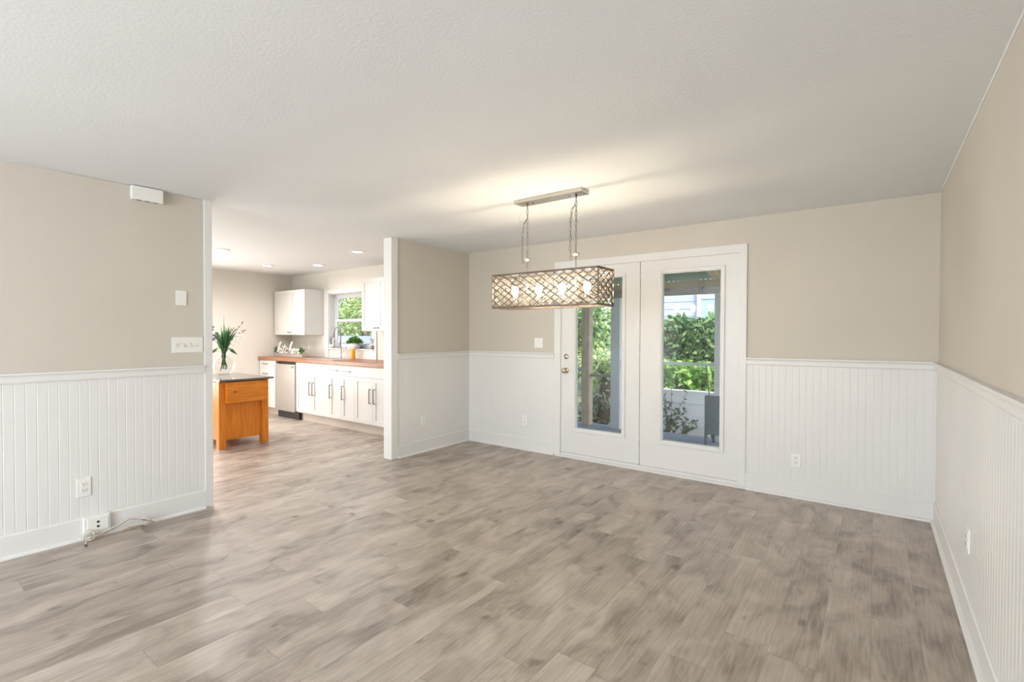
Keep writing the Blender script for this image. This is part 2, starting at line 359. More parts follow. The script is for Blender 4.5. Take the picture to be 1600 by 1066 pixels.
# end caps of the two walls beside the kitchen opening
struct('trim_21', MB((-S, 1.65, 0)).box(-S-T-.012, -S+.018, 1.622, 1.678, 0, H), M['white'], 'full-height white post trim capping the left wall end', 'wall end trim', .003)
struct('trim_22', MB((-S, 3.5, 0)).box(-S-T-.004, -S+.014, 3.472, 3.486, 0, H).box(-S, -S+.016, 3.486, 3.559, 0, H), M['white'], 'full-height white trim wrapping the partition end', 'wall end trim', .002)
# textured seam bead between ceiling and right wall
b = MB((R, 0, H)); random.seed(3); yy = -1.0
pts = []
while yy < D: pts.append((R-.002, yy, H-.002+random.uniform(-.002, .002))); yy += .07
b.tube(pts, .005, 5); struct('trim_23', b, M['ceiling'], 'thin caulk line where ceiling meets the right wall', 'caulk line')
b = MB((-S, 0, H)); b.tube([(-S+.002, y, H-.003) for y in (-4, -2, 0, 1.62)], .005, 5)
struct('trim_24', b, M['ceiling'], 'thin caulk line where ceiling meets the left wall', 'caulk line')

# ---- french doors
b = MB((-1.9, D, 0)); b.box(-2.942, DX0+.008, D-.018, D, 0, DZ).box(DX1-.008, -.922, D-.018, D, 0, DZ).box(-2.942, -.922, D-.018, D, DZ-.008, 2.207)
b.box(DX0, DX0+.01, D, D+.16, 0, DZ).box(DX1-.01, DX1, D, D+.16, 0, DZ).box(DX0, DX1, D, D+.16, DZ-.008, DZ)
struct('trim_25', b, M['white'], 'white casing around the pair of french doors', 'door casing', .003)
b = MB((-1.9, D, 0)); b.box(DX0-.06, DX1+.06, D-.036, D-.002, 0, .022).box(DX0, DX1, D-.002, D+.16, 0, .048)
struct('trim_26', b, M['white'], 'white threshold strip under the french doors', 'threshold', .003)
def door(n, x0, x1, gx0, gx1, gz0, gz1, yf, label, hardware):
    zb, zt = .056, 2.128; o = ((x0+x1)/2, D, 0)
    t = thing('door_%d' % n, label, 'door', o, kind='structure')
    s_ = MB(o); y1 = yf+.045
    s_.box(x0, gx0, yf, y1, zb, zt).box(gx1, x1, yf, y1, zb, zt).box(gx0, gx1, yf, y1, zb, gz0).box(gx0, gx1, yf, y1, gz1, zt)
    s_.build('slab', M['white'], t)
    f = MB(o); w = .052; f.frame(gx0-.028, gx1+.028, gz0-.028, gz1+.028, .030, yf-.012, yf+.004); f.frame(gx0-.004, gx1+.004, gz0-.004, gz1+.004, .016, yf-.006, y1+.004)
    f.build('lite_frame', M['white'], t, .004)
    MB(o).box(gx0, gx1, yf+.020, yf+.025, gz0, gz1).build('glass_pane', M['glass'], t)
    MB(o).box(x0+.01, x1-.01, yf+.004, y1-.004, .049, zb).build('bottom_sweep', M['toe'], t)
    if hardware:
        xk = x0+.066
        k = MB(o).lathe([(.0, -.001), (.033, 0), (.033, .006), (.028, .010), (.012, .013), (.011, .030), (.020, .036), (.0285, .046), (.029, .056), (.024, .066), (.012, .071), (.0, .072)], (xk, yf, .978), 24, 'y', False)
        k.build('door_knob', M['brass'], t)
        k = MB(o).lathe([(.0, -.001), (.030, 0), (.030, .006), (.024, .012), (.0, .013)], (xk, yf, 1.136), 24, 'y', False)
        db = k.build('deadbolt', M['brass'], t)
        MB(o).box(xk-.004, xk+.004, yf-.026, yf-.012, 1.120, 1.152).build('thumb_turn', M['brass'], db, .002)
        for hz in (.27, 1.12, 1.93):
            MB(o).lathe([(.005, 0), (.005, .09)], (x1+.004, yf-.003, hz), 8).build('hinge', M['nickel'], t)
door(1, -2.856, -1.926, -2.680, -2.108, .330, 2.000, D-.002, 'left french door with knob and deadbolt, partly behind the chandelier', True)
door(2, -1.918, -.992, -1.702, -1.135, .325, 2.000, D-.008, 'right french door, plain fixed leaf without a knob', False)

# ---- kitchen window
o = (-6.85, D, 1.1)
t = thing('window_1', 'white double-hung kitchen window above the sink', 'window', o, kind='structure')
b = MB(o).box(-7.555, WX0, D-.018, D, .985, 2.125).box(WX1, -6.155, D-.018, D, .985, 2.125).box(WX0, WX1, D-.018, D, WZ1, 2.125)
b.build('casing', M['white'], t, .003)
b = MB(o).box(WX0, WX0+.012, D, D+.10, WZ0, WZ1).box(WX1-.012, WX1, D, D+.10, WZ0, WZ1).box(WX0, WX1, D, D+.10, WZ1-.012, WZ1)
b.build('jamb', M['white'], t)
MB(o).box(-7.50, -6.21, D-.035, D+.10, WZ0-.022, WZ0).build('sill', M['white'], t, .004)
MB(o).box(WX0+.001, WX1-.001, D-.006, D, .985, WZ0-.024).build('apron', M['tile'], t)
zm = 1.60
b = MB(o).frame(WX0+.012, WX1-.012, WZ0, WZ1-.012, .035, D+.10, D+.14); b.build('frame', M['porch_white'], t, .003)
up = MB(o).frame(WX0+.045, WX1-.045, zm-.02, WZ1-.045, .032, D+.118, D+.138).build('upper_sash', M['porch_white'], t)
MB(o).box(WX0+.075, WX1-.075, D+.126, D+.130, zm+.01, WZ1-.075).build('glass_pane', M['glass'], up)
lo_ = MB(o).frame(WX0+.045, WX1-.045, WZ0+.033, zm+.03, .036, D+.096, D+.118).build('lower_sash', M['porch_white'], t)
MB(o).box(WX0+.080, WX1-.080, D+.105, D+.109, WZ0+.066, zm).build('glass_pane', M['glass'], lo_)

# ------------------------------------------------------------------ wall devices
def outlet(label, loc, rot, w=.072, h=.116):
    t = thing('wall_outlet', label, 'outlet', loc, rot, 'wall outlets')
    MB().box(-w/2, w/2, -.014, 0, -h/2, h/2).build('cover_plate', M['plastic'], t, .003)
    for z in (-.020, .020):
        f = MB().box(-.017, .017, -.017, -.012, z-.0145, z+.0145).build('receptacle', M['plastic'], t, .004)
        MB().box(-.0085, -.0055, -.0178, -.016, z-.001, z+.0085).box(.0055, .0085, -.0178, -.016, z-.001, z+.0075).lathe([(.0028, .016), (.0028, .0178)], (0, 0, z-.0075), 10, 'y').build('slots', M['slot'], f)
    return t
outlet('white outlet on the left beadboard wall above the cable box', (-S, .884, .350), LEFT, .076, .126)
outlet('white outlet low on the partition beadboard near the kitchen opening', (-S+.001, 3.946, .370), LEFT)
outlet('white outlet low on the back wall between corner and french doors', (-3.350, D-.001, .352), 0)
outlet('white outlet on the beadboard right of the french doors', (-.527, D-.001, .320), 0, .074, .116)
outlet('outlet seen edge-on on the right wall', (R, 3.172, .404), RIGHT)
t = outlet('outlet under the left wall cabinet in the kitchen', (-8.05, D, 1.165), 0)

t = thing('light_switch', 'two-gang white rocker switch on the back wall left of the french doors', 'switch', (-3.163, D, 1.285), 0)
MB().box(-.058, .058, -.006, 0, -.058, .058).build('cover_plate', M['plastic'], t, .002)
for x in (-.023, .023): MB().box(x-.0165, x+.0165, -.010, -.005, -.033, .033).build('rocker', M['plastic'], t, .002)
t = thing('light_switch', 'four-gang white toggle switch beside the kitchen opening', 'switch', (-S, 1.505, 1.297), LEFT)
MB().box(-.104, .108, -.006, 0, -.060, .060).build('cover_plate', M['plastic'], t, .002)
for i in range(4):
    x = -.069+.046*i; up_ = i in (0, 3)
    g = MB().box(x-.005, x+.005, -.0068, -.005, -.012, .012).build('toggle_slot', M['toe'], t)
    MB().prism([(-.006, -.004), (-.018, .010 if up_ else -.014), (-.016, .016 if up_ else -.020), (-.006, .006)], x-.0035, x+.0035).build('toggle', M['plastic'], g)
t = thing('blank_plate', 'small blank white wall plate above the four-gang switch', 'wall plate', (-S, 1.465, 1.655), LEFT)
MB().box(-.036, .036, -.007, 0, -.057, .057).build('cover_plate', M['plastic'], t, .002)
for z in (-.03, .03): MB().lathe([(.003, .006), (.003, .008)], (0, 0, z), 8, 'y').build('screw', M['plastic'], t)
t = thing('door_chime', 'white door chime box just under the ceiling on the left wall', 'door chime', (-S, 1.245, 2.385), LEFT)
MB().box(-.092, .092, -.008, 0, -.046, .046).build('back_plate', M['plastic'], t)
MB().box(-.096, .096, -.052, -.008, -.049, .049).build('cover', M['plastic'], t, .006)
for x in (-.05, 0, .05): MB().box(x-.017, x+.017, -.046, -.030, -.0505, -.048).build('sound_slot', M['slot'], t)
t = thing('cable_outlet_box', 'white low cable outlet box mounted on the left baseboard', 'outlet box', (-S, .945, .084), LEFT)
MB().box(-.070, .072, -.042, -.010, -.058, .066).build('housing', M['plastic'], t, .004)
MB().box(-.052, .060, -.046, -.040, -.040, .052).build('cover_plate', M['plastic'], t, .002)
for z in (-.008, .022): MB().lathe([(.0075, .044), (.0075, .0485)], (.004, 0, z), 12, 'y').build('jack', M['slot'], t)
# coiled coax cable
t = thing('coax_cable', 'coiled white coax cable with black connector on the floor below the outlet box', 'cable', (-4.19, .88, 0))
pts = []
for i in range(70):
    a = 2*PI*i/23; r_ = .032+.004*math.sin(i*.7)
    pts.append((.012*math.sin(i*.4)+.012, .01+r_*math.cos(a), .037+r_*math.sin(a)*.95))
MB().tube(pts, .0035, 6).build('coil', M['cable'], t)
MB().tube([pts[-1], (.05, -.01, .012), (.09, -.022, .006)], .0035, 6).build('lead', M['cable'], t)
MB().lathe([(.004, 0), (.007, .002), (.007, .022), (.004, .026)], (.09, -.022, .008), 10, 'x').build('connector', M['dark_metal'], t)
# bundle of leftover wires
t = thing('wire_bundle', 'loose tan and white wires trailing along the shoe moulding of the left wall', 'cable', (-4.19, 1.1, 0))
MB((0, 1.1, 0)).tube([(.0, .885, .018), (.0, .95, .025), (.0, 1.03, .050), (-.005, 1.10, .075), (.0, 1.17, .055), (.01, 1.23, .028)], .0032, 6).build('wire', M['cable'], t)
MB((0, 1.1, 0)).tube([(.006, .90, .012), (.004, .98, .020), (.004, 1.06, .052), (0, 1.12, .078), (.005, 1.19, .055), (.014, 1.26, .016)], .0032, 6).build('wire', M['cable_b'], t)
MB((0, 1.1, 0)).tube([(.012, 1.06, .012), (.016, 1.11, .022), (.016, 1.16, .020), (.014, 1.20, .006)], .006, 6).build('wire', M['cable_b'], t)
for q in range(3):
    MB((0, 1.1, 0)).tube([(.012+.006*math.cos(2*PI*k/14), 1.185+.014*q+.030*math.cos(2*PI*k/14+q), .040+.034*math.sin(2*PI*k/14+q)) for k in range(14)], .0028, 5, True).build('wire_loop', M['cable'], t)

# ------------------------------------------------------------------ chandelier
X0, X1, Y0, Y1, Z0, Z1 = -2.452, -1.517, 3.014, 3.266, 1.588, 1.858
CXm, CYm = (X0+X1)/2, 3.14
o = (CXm, CYm, Z0)
ch = thing('chandelier', 'rectangular lattice chandelier with four lit bulbs on two chains', 'chandelier', o)
b = MB(o); w = .016
for z0, z1 in ((Z0, Z0+w), (Z1-w, Z1)):
    b.box(X0, X1, Y0, Y0+.006, z0, z1).box(X0, X1, Y1-.006, Y1, z0, z1).box(X0, X0+.006, Y0, Y1, z0, z1).box(X1-.006, X1, Y0, Y1, z0, z1)
for x in (X0, X1-.008):
    for y in (Y0, Y1-.008): b.box(x, x+.008, y, y+.008, Z0, Z1)
b.build('frame', M['bronze'], ch, .001)
def lattice(axis, c, a0, a1, n):
    lat = MB(o); cr = MB(o); z0, z1 = Z0+w, Z1-w; rows = 4.6
    px = (a1-a0)/n; pz = px*.66; wr = .0031
    P = (lambda a, z: (a, c, z)) if axis == 'x' else (lambda a, z: (c, a, z))
    sl = pz/px; hgt = z1-z0
    k = -math.ceil(hgt/pz)-1
    segs = []
    while k <= n+math.ceil(hgt/pz)+1:
        for sgn in (1, -1):
            # z - z0 = sgn*sl*(a - (a0+k*px)) (+hgt when falling)
            aa = a0+k*px
            pa = (aa, z0); pb = (aa+sgn*hgt/sl, z1)
            lo, hi = sorted((pa, pb))
            if hi[0] <= a0 or lo[0] >= a1: continue
            def cl(p, q):
                (xa, za), (xb, zb) = p, q
                if xa < a0: za += (zb-za)*(a0-xa)/(xb-xa); xa = a0
                if xb > a1: zb = za+(zb-za)*(a1-xa)/(xb-xa); xb = a1
                return (xa, za), (xb, zb)
            lo, hi = cl(lo, hi)
            lat.tube([P(*lo), P(*hi)], wr, 5)
        k += 1
    # a square crystal hung in every diamond
    dz = .018; q = -1
    for i in range(-1, 2*n+2):
        for j in range(0, 14):
            a = a0+i*px*.5; z = z0+j*pz*.5
            if (i+j) % 2 == 0: continue
            if a-px*.37 < a0 or a+px*.37 > a1 or z-pz*.37 < z0 or z+pz*.37 > z1: continue
            r1, r2 = px*.36, pz*.36; ins = .009
            if axis == 'x':
                sg = ins if c < CYm else -ins
                cr.add([(a-r1, c+sg, z), (a, c+sg, z-r2), (a+r1, c+sg, z), (a, c+sg, z+r2), (a, c+sg-.006, z), (a, c+sg+.006, z)],
                       [(0, 1, 4), (1, 2, 4), (2, 3, 4), (3, 0, 4), (1, 0, 5), (2, 1, 5), (3, 2, 5), (0, 3, 5)])
            else:
                sg = ins if c < CXm else -ins
                cr.add([(c+sg, a-r1, z), (c+sg, a, z-r2), (c+sg, a+r1, z), (c+sg, a, z+r2), (c+sg-.006, a, z), (c+sg+.006, a, z)],
                       [(0, 1, 4), (1, 2, 4), (2, 3, 4), (3, 0, 4), (1, 0, 5), (2, 1, 5), (3, 2, 5), (0, 3, 5)])
    l = lat.build('lattice_panel', M['wire'], ch)
    cr.build('crystal_inlay', M['crystal'], l)
lattice('x', Y0+.003, X0+.004, X1-.004, 12); lattice('x', Y1-.003, X0+.004, X1-.004, 12)
lattice('y', X0+.003, Y0+.004, Y1-.004, 3); lattice('y', X1-.003, Y0+.004, Y1-.004, 3)
MB(o).box(X0+.006, X1-.006, CYm-.008, CYm+.008, 1.628, 1.640).box(CXm-.008, CXm+.008, Y0+.006, Y1-.006, 1.628, 1.640).build('cross_bar', M['nickel'], ch)
for x in (-2.315, -2.087, -1.878, -1.669):
    s_ = MB(o).lathe([(.0, 1.640), (.016, 1.640), (.016, 1.682), (.012, 1.686), (.0, 1.686)], (x, CYm, 0), 14, cap=False).build('bulb_socket', M['ceramic'], ch)
    MB(o).lathe([(.0, 1.684), (.012, 1.686), (.014, 1.696), (.022, 1.712), (.0275, 1.730), (.026, 1.748), (.018, 1.762), (.0, 1.769)], (x, CYm, 0), 16, cap=False).build('bulb', M['bulb'], s_)
for x in (-2.197, -1.763):
    MB(o).tube([(x, CYm, 1.640), (x, CYm, 1.975)], .0055, 8).build('rod', M['nickel'], ch)
    MB(o).lathe([(.0, 1.958), (.010, 1.960), (.024, 1.970), (.027, 1.980), (.024, 1.986), (.008, 1.990), (.006, 2.006), (.0, 2.006)], (x, CYm, 0), 20, cap=False).build('disc', M['nickel'], ch)
    def chain(pts, name, link=.043):
        c = MB(o); L = [0]; pts = [Vector(p) for p in pts]
        for a, b_ in zip(pts, pts[1:]): L.append(L[-1]+(b_-a).length)
        n = max(2, int(L[-1]/(link*.78))); st = L[-1]/n
        for i in range(n):
            s0 = (i+.5)*st; k = max(j for j in range(len(L)) if L[j] <= s0); k = min(k, len(pts)-2)
            f = (s0-L[k])/(L[k+1]-L[k]); p = pts[k].lerp(pts[k+1], f); tn = (pts[k+1]-pts[k]).normalized()
            u = tn.cross(Vector((0, 1, 0))) if abs(tn.y) < .9 else tn.cross(Vector((1, 0, 0)))
            u.normalize(); v = tn.cross(u); sd = u if i % 2 else v
            sd = (sd + (v if i % 2 else u)*.35).normalized()
            ring = []
            for q in range(14):
                a = 2*PI*q/14; ring.append(p + tn*(link*.5*math.sin(a)) + sd*(link*.24*math.cos(a)))
            c.tube(ring, .0028, 5, True)
        c.build(name, M['chain'], ch)
    chain([(x, CYm, 2.398), (x, CYm, 2.006)], 'chain')
    zt = 2.29 if x < -2 else 2.34
    chain([(x-.004, CYm-.004, zt), (x-.030, CYm-.005, zt-.035), (x-.042, CYm-.005, zt-.11), (x-.046, CYm-.004, 2.02), (x-.04, CYm-.004, 1.935)], 'slack_chain')
    if x < -2: MB(o).tube([(x-.004+.04*math.cos(a)-.035, CYm-.004, 2.29+.042*math.sin(a)+.02) for a in [k*.4 for k in range(13)]], .0016, 5).build('loose_wire', M['cable'], ch)
    MB(o).lathe([(.0, 2.386), (.005, 2.388), (.007, 2.40), (.009, 2.414), (.0, 2.414)], (x, CYm, 0), 10, cap=False).build('hook', M['dark_metal'], ch)
cn = MB(o).box(-2.290, -1.690, 3.085, 3.205, 2.412, H).build('canopy', M['nickel'], ch, .002)
for x in (-2.145, -1.82): MB(o).lathe([(.0, 2.404), (.006, 2.406), (.006, 2.413)], (x, CYm, 0), 10, cap=False).build('screw', M['dark_metal'], cn)

# ------------------------------------------------------------------ kitchen
YF, YB = 4.16, D-.002      # cabinet door fronts, back
CT0, CT1 = .932, .985      # worktop bottom / top
def handle(o, x, z, L, vert, parent, yf):
    b = MB(o); y = yf-.030
    if vert:
        b.box(x-.005, x+.005, y-.006, y+.004, z-L/2, z+L/2).box(x-.005, x+.005, y, yf, z-L/2, z-L/2+.01).box(x-.005, x+.005, y, yf, z+L/2-.01, z+L/2)
    else:
        b.box(x-L/2, x+L/2, y-.006, y+.004, z-.005, z+.005).box(x-L/2, x-L/2+.01, y, yf, z-.005, z+.005).box(x+L/2-.01, x+L/2, y, yf, z-.005, z+.005)
    return b.build('handle', M['dark_metal'], parent, .001)
def shaker(o, x0, x1, z0, z1, yf, name, parent, rail_=.058):
    b = MB(o); g = .0016
    b.frame(x0+g, x1-g, z0+g, z1-g, rail_, yf, yf+.019).box(x0+rail_-.002, x1-rail_+.002, yf+.009, yf+.018, z0+rail_-.002, z1-rail_+.002)
    return b.build(name, M['cab'], parent, .0012)
def slabfront(o, x0, x1, z0, z1, yf, name, parent):
    g = .0016
    return MB(o).box(x0+g, x1-g, yf, yf+.019, z0+g, z1-g).build(name, M['cab'], parent, .0015)
ZB, ZD = .125, .776
def base_unit(label, x0, x1):
    o = ((x0+x1)/2, YF+.3, 0)
    t = thing('base_cabinet', label, 'cabinet', o, 0, 'base cabinets under the worktop')
    MB(o).box(x0, x1, YF+.021, YB, ZB, CT0).build('body', M['cab'], t)
    MB(o).box(x0, x1, YF+.075, YF+.095, 0, ZB).build('toe_kick', M['toe'], t)
    return t, o
XL = [-8.605, -8.055, -7.425, -6.490, -6.185, -5.880, -4.97]
t, o = base_unit('white three-drawer base cabinet left of the dishwasher', XL[0], XL[1])
for z0, z1, hz in ((.79, .925, .865), (.462, .79, .70), (.130, .462, .37)):
    d = slabfront(o, XL[0], XL[1], z0, z1, YF, 'drawer', t); handle(o, (XL[0]+XL[1])/2-.06, hz, .15, False, d, YF)
t, o = base_unit('white sink base cabinet with two doors right of the dishwasher', XL[2], XL[3])
slabfront(o, XL[2], XL[3], ZD, .925, YF, 'false_front', t)
mid = (XL[2]+XL[3])/2
for a, c, hx in ((XL[2], mid, mid-.045), (mid, XL[3], mid+.045)):
    d = shaker(o, a, c, .140, ZD, YF, 'door', t); handle(o, hx, .53, .20, True, d, YF)
for q, lab in ((3, 'white narrow base cabinet with one drawer, beside the sink base'), (4, 'white narrow base cabinet with one drawer, nearer the partition')):
    t, o = base_unit(lab, XL[q], XL[q+1])
    d = slabfront(o, XL[q], XL[q+1], ZD, .925, YF, 'drawer', t); handle(o, (XL[q]+XL[q+1])/2-.01, .845, .16, False, d, YF)
    d = shaker(o, XL[q], XL[q+1], .140, ZD, YF, 'door', t, .05); handle(o, XL[q]+.035, .53, .20, True, d, YF)
t, o = base_unit('white two-door base cabinet half hidden by the partition end', XL[5], XL[6])
slabfront(o, XL[5], XL[6], ZD, .925, YF, 'false_front', t)
mid = (XL[5]+XL[6])/2-.045
for a, c, hx in ((XL[5], mid, mid-.045), (mid, XL[6], mid+.045)):
    d = shaker(o, a, c, .140, ZD, YF, 'door', t); handle(o, hx, .53, .20, True, d, YF)
t, o = base_unit('white end base cabinet tucked behind the partition', XL[6], -S-T-.02)
shaker(o, XL[6], -S-T-.02, .140, .925, YF, 'door', t)
# dishwasher
o = (-7.74, YF+.3, 0)
t = thing('dishwasher', 'stainless steel dishwasher with black kick plate', 'dishwasher', o)
MB(o).box(XL[1]+.004, XL[2]-.004, YF+.05, YB-.05, .02, CT0-.005).build('tub', M['black'], t)
d = MB(o).box(XL[1]+.008, XL[2]-.010, YF-.022, YF+.048, .118, .885).build('door', M['steel'], t, .004)
MB(o).box(XL[1]+.05, XL[2]-.05, YF-.052, YF-.036, .835, .855).box(XL[1]+.06, XL[1]+.08, YF-.04, YF-.02, .838, .852).box(XL[2]-.08, XL[2]-.06, YF-.04, YF-.02, .838, .852).build('handle', M['steel'], d, .003)
MB(o).box(XL[1]+.03, XL[2]+.05, YF+.02, YF+.06, .0, .112).build('kick_plate', M['black'], t, .006)
# worktop
b = MB((-6.5, YF, CT0)).box(-K+.006, -S-T-.004, YF-.030, YB, CT0, CT1)
wt = tag(b.build('worktop', M['butcher'], None, .004), 'reddish butcher-block worktop running along the kitchen window wall', 'worktop')
# sink
o = (-6.95, 4.45, CT1)
t = thing('kitchen_sink', 'stainless drop-in sink set in the worktop below the window', 'sink', o)
b = MB(o); b.box(-7.40, -6.50, 4.22, 4.25, CT1, CT1+.006).box(-7.40, -6.50, 4.60, 4.70, CT1, CT1+.006).box(-7.40, -7.37, 4.25, 4.60, CT1, CT1+.006).box(-6.53, -6.50, 4.25, 4.60, CT1, CT1+.006).box(-6.97, -6.94, 4.25, 4.60, CT1, CT1+.006)
b.build('rim', M['steel'], t, .002)
for a, c in ((-7.37, -6.97), (-6.94, -6.53)): MB(o).box(a, c, 4.25, 4.60, CT1+.0005, CT1+.002).build('basin', M['nickel'], t)
# spring faucet
o = (-6.95, 4.655, CT1+.006)
t = thing('kitchen_faucet', 'tall spring-neck kitchen faucet rising from the sink', 'faucet', o)
x, y, z = o
MB(o).lathe([(.028, z), (.028, z+.012), (.018, z+.020), (.018, z+.15), (.014, z+.16)], (x, y, 0), 16).build('body', M['nickel'], t)
MB(o).tube([(x+.018, y, z+.09), (x+.06, y, z+.10), (x+.085, y, z+.13)], .006, 8).build('lever', M['nickel'], t)
arc = [(x, y, z+.15), (x, y, z+.30)] + [(x-.075+.075*math.cos(a), y-.02*a/PI, z+.42+.085*math.sin(a)) for a in [PI*k/10 for k in range(11)]] + [(x-.155, y-.025, z+.33)]
MB(o).tube(arc, .008, 8).build('hose', M['dark_metal'], t)
sp = MB(o); hp = []
arcv = [Vector(p) for p in arc]; N = 260
for i in range(N+1):
    f = i/N*(len(arc)-1); k = min(int(f), len(arc)-2); p = arcv[k].lerp(arcv[k+1], f-k); tn = (arcv[k+1]-arcv[k]).normalized()
    u = Vector((0, 1, 0)); v = tn.cross(u).normalized(); a = i*2*PI/6
    hp.append(p+(u*math.cos(a)+v*math.sin(a))*.012)
sp.tube(hp, .0022, 4).build('spring', M['nickel'], t)
MB(o).lathe([(.011, z+.33), (.016, z+.31), (.017, z+.21), (.020, z+.19), (.018, z+.175)], (x-.158, y-.025, 0), 14).build('spray_head', M['nickel'], t)
MB(o).tube([(x, y, z+.26), (x-.15, y-.025, z+.26)], .005, 6).build('holder_arm', M['nickel'], t)
# wall cabinets
def wall_unit(label, x0, x1, z0, z1, yf, split, knobs):
    o = ((x0+x1)/2, yf+.16, z0)
    t = thing('wall_cabinet', label, 'cabinet', o, 0, 'wall cabinets')
    MB(o).box(x0, x1, yf+.021, YB, z0, z1).build('body', M['cab'], t, .001)
    for a, c, kx in ((x0, split, split-.035), (split, x1, split+.035)):
        d = shaker(o, a, c, z0, z1, yf, 'door', t)
        MB(o).lathe([(.0, -.001), (.005, 0), (.005, .012), (.012, .018), (.012, .024), (.0, .026)], (kx, yf, z0+.045), 12, 'y', False).build('knob', M['dark_metal'], d)
wall_unit('white two-door wall cabinet left of the kitchen window', -8.575, -7.605, 1.362, 2.130, 4.412, -8.055, True)
wall_unit('white two-door wall cabinet right of the kitchen window', -6.060, -5.30, 1.425, 2.190, 4.412, -5.70, True)
# things on the worktop
o = (-8.10, 4.42, CT1)
t = thing('kitchen_sign', 'low grey wooden sign with white script reading kitchen, at the worktop end', 'sign', o)
MB(o).box(-8.57, -7.66, 4.40, 4.46, CT1, CT1+.055).build('base_block', M['sign_wood'], t, .003)
U_ = [[(0, 0), (.18, 1.2), (.28, 2.1), (.14, 2.25), (.04, 1.6), (0, .5), (0, 0)], [(.02, .55), (.25, .95), (.42, .95), (.35, .65), (.14, .52), (.34, .15), (.52, 0)],
      [(.62, .9), (.58, .3), (.68, 0), (.80, .1)], [(1.02, 1.75), (.92, .6), (.96, .05), (1.12, .08)], [(.78, 1.2), (1.32, 1.28)],
      [(1.66, .85), (1.50, 1.0), (1.30, .75), (1.28, .3), (1.45, 0), (1.74, .2)],
      [(1.84, 0), (1.98, 1.2), (2.12, 2.15), (1.98, 2.3), (1.90, 1.6), (1.86, .1), (1.98, .7), (2.18, .92), (2.24, .6), (2.22, .12), (2.36, .04)],
      [(2.44, .42), (2.70, .55), (2.74, .85), (2.58, .98), (2.44, .7), (2.48, .15), (2.66, 0), (2.88, .2)],
      [(3.0, .9), (2.96, 0), (3.04, .6), (3.22, .92), (3.32, .7), (3.30, .12), (3.46, .04), (3.58, .2)]]
b = MB(o)
for st in U_:
    p = [Vector((-8.47+.205*a+.035*c, 4.40, CT1+.062+.082*c)) for a, c in st]; q = []
    for i in range(len(p)-1):
        p0, p1, p2, p3 = p[max(i-1, 0)], p[i], p[i+1], p[min(i+2, len(p)-1)]
        for k in range(5):
            s_ = k/5; q.append(.5*((2*p1)+(p2-p0)*s_+(2*p0-5*p1+4*p2-p3)*s_*s_+(3*p1-p0-3*p2+p3)*s_**3))
    q.append(p[-1]); b.tube(q, .012, 6)
b.blob((-8.47+.205*.66+.035*1.35, 4.40, CT1+.062+.082*1.4), .012)
b.build('lettering', M['ceramic'], t)
random.seed(5)
for cx0 in (-8.53, -7.76):
    b = MB(o)
    for i in range(60):
        p = (cx0+random.uniform(-.05, .09), 4.43+random.uniform(-.02, .02), CT1+.06+random.uniform(0, .09))
        b.leaf(p, (random.uniform(-1, 1), random.uniform(-.5, .5), random.uniform(-.3, 1)), (random.uniform(-1, 1), -1, .3), .05, .022)
    b.build('greenery_sprig', M['leaf'], t)
# herb planter on sill
o = (-6.70, D-.018, WZ0)
t = thing('herb_pot', 'bushy green herb in a white square pot on the window sill', 'potted plant', o)
MB(o).lathe([(.0, WZ0), (.075, WZ0), (.090, WZ0+.085), (.084, WZ0+.085), (.080, WZ0+.07), (.0, WZ0+.07)], (-6.70, D-.005, 0), 20, cap=False).build('pot', M['ceramic'], t)
b = MB(o); random.seed(8)
for i in range(420):
    a = random.uniform(0, 2*PI); rr_ = random.random()**.5
    p = (-6.69+math.cos(a)*rr_*.17, D-.015+math.sin(a)*rr_*.075, WZ0+.08+random.uniform(0, .10)*(1.15-rr_**2))
    b.leaf(p, (math.cos(a)*.6+random.uniform(-.5, .5), math.sin(a)*.5-.2, random.uniform(0, 1)), (random.uniform(-.5, .5), -.5, 1), .04, .028)
b.build('foliage', M['herb'], t)
for lx, lab, seed in ((-7.35, 'little lavender plant in a pale pot on the left end of the sill', 1), (-6.24, 'little lavender plant in a brown pot on the right end of the sill', 2)):
    o = (lx, D-.03, WZ0); t = thing('lavender_pot', lab, 'potted plant', o)
    MB(o).lathe([(.0, WZ0), (.030, WZ0), (.038, WZ0+.06), (.034, WZ0+.06), (.0, WZ0+.052)], (lx, D-.012, 0), 16, cap=False).build('pot', M['ceramic'] if seed == 1 else M['clay'], t)
    b = MB(o); fl = MB(o); random.seed(seed)
    for i in range(16):
        a = random.uniform(0, 2*PI); tip = Vector((lx+math.cos(a)*.045, D-.012+math.sin(a)*.02, WZ0+random.uniform(.09, .16)))
        b.tube([(lx, D-.012, WZ0+.05), tip], .0015, 4)
        for k in range(7): fl.leaf(tip+Vector((random.uniform(-.006, .006), random.uniform(-.006, .006), k*.006)), (random.uniform(-1, 1), random.uniform(-1, 1), .5), (0, 0, 1), .018, .012)
    b.build('stems', M['herb'], t); fl.build('blossoms', M['lavender'], t)
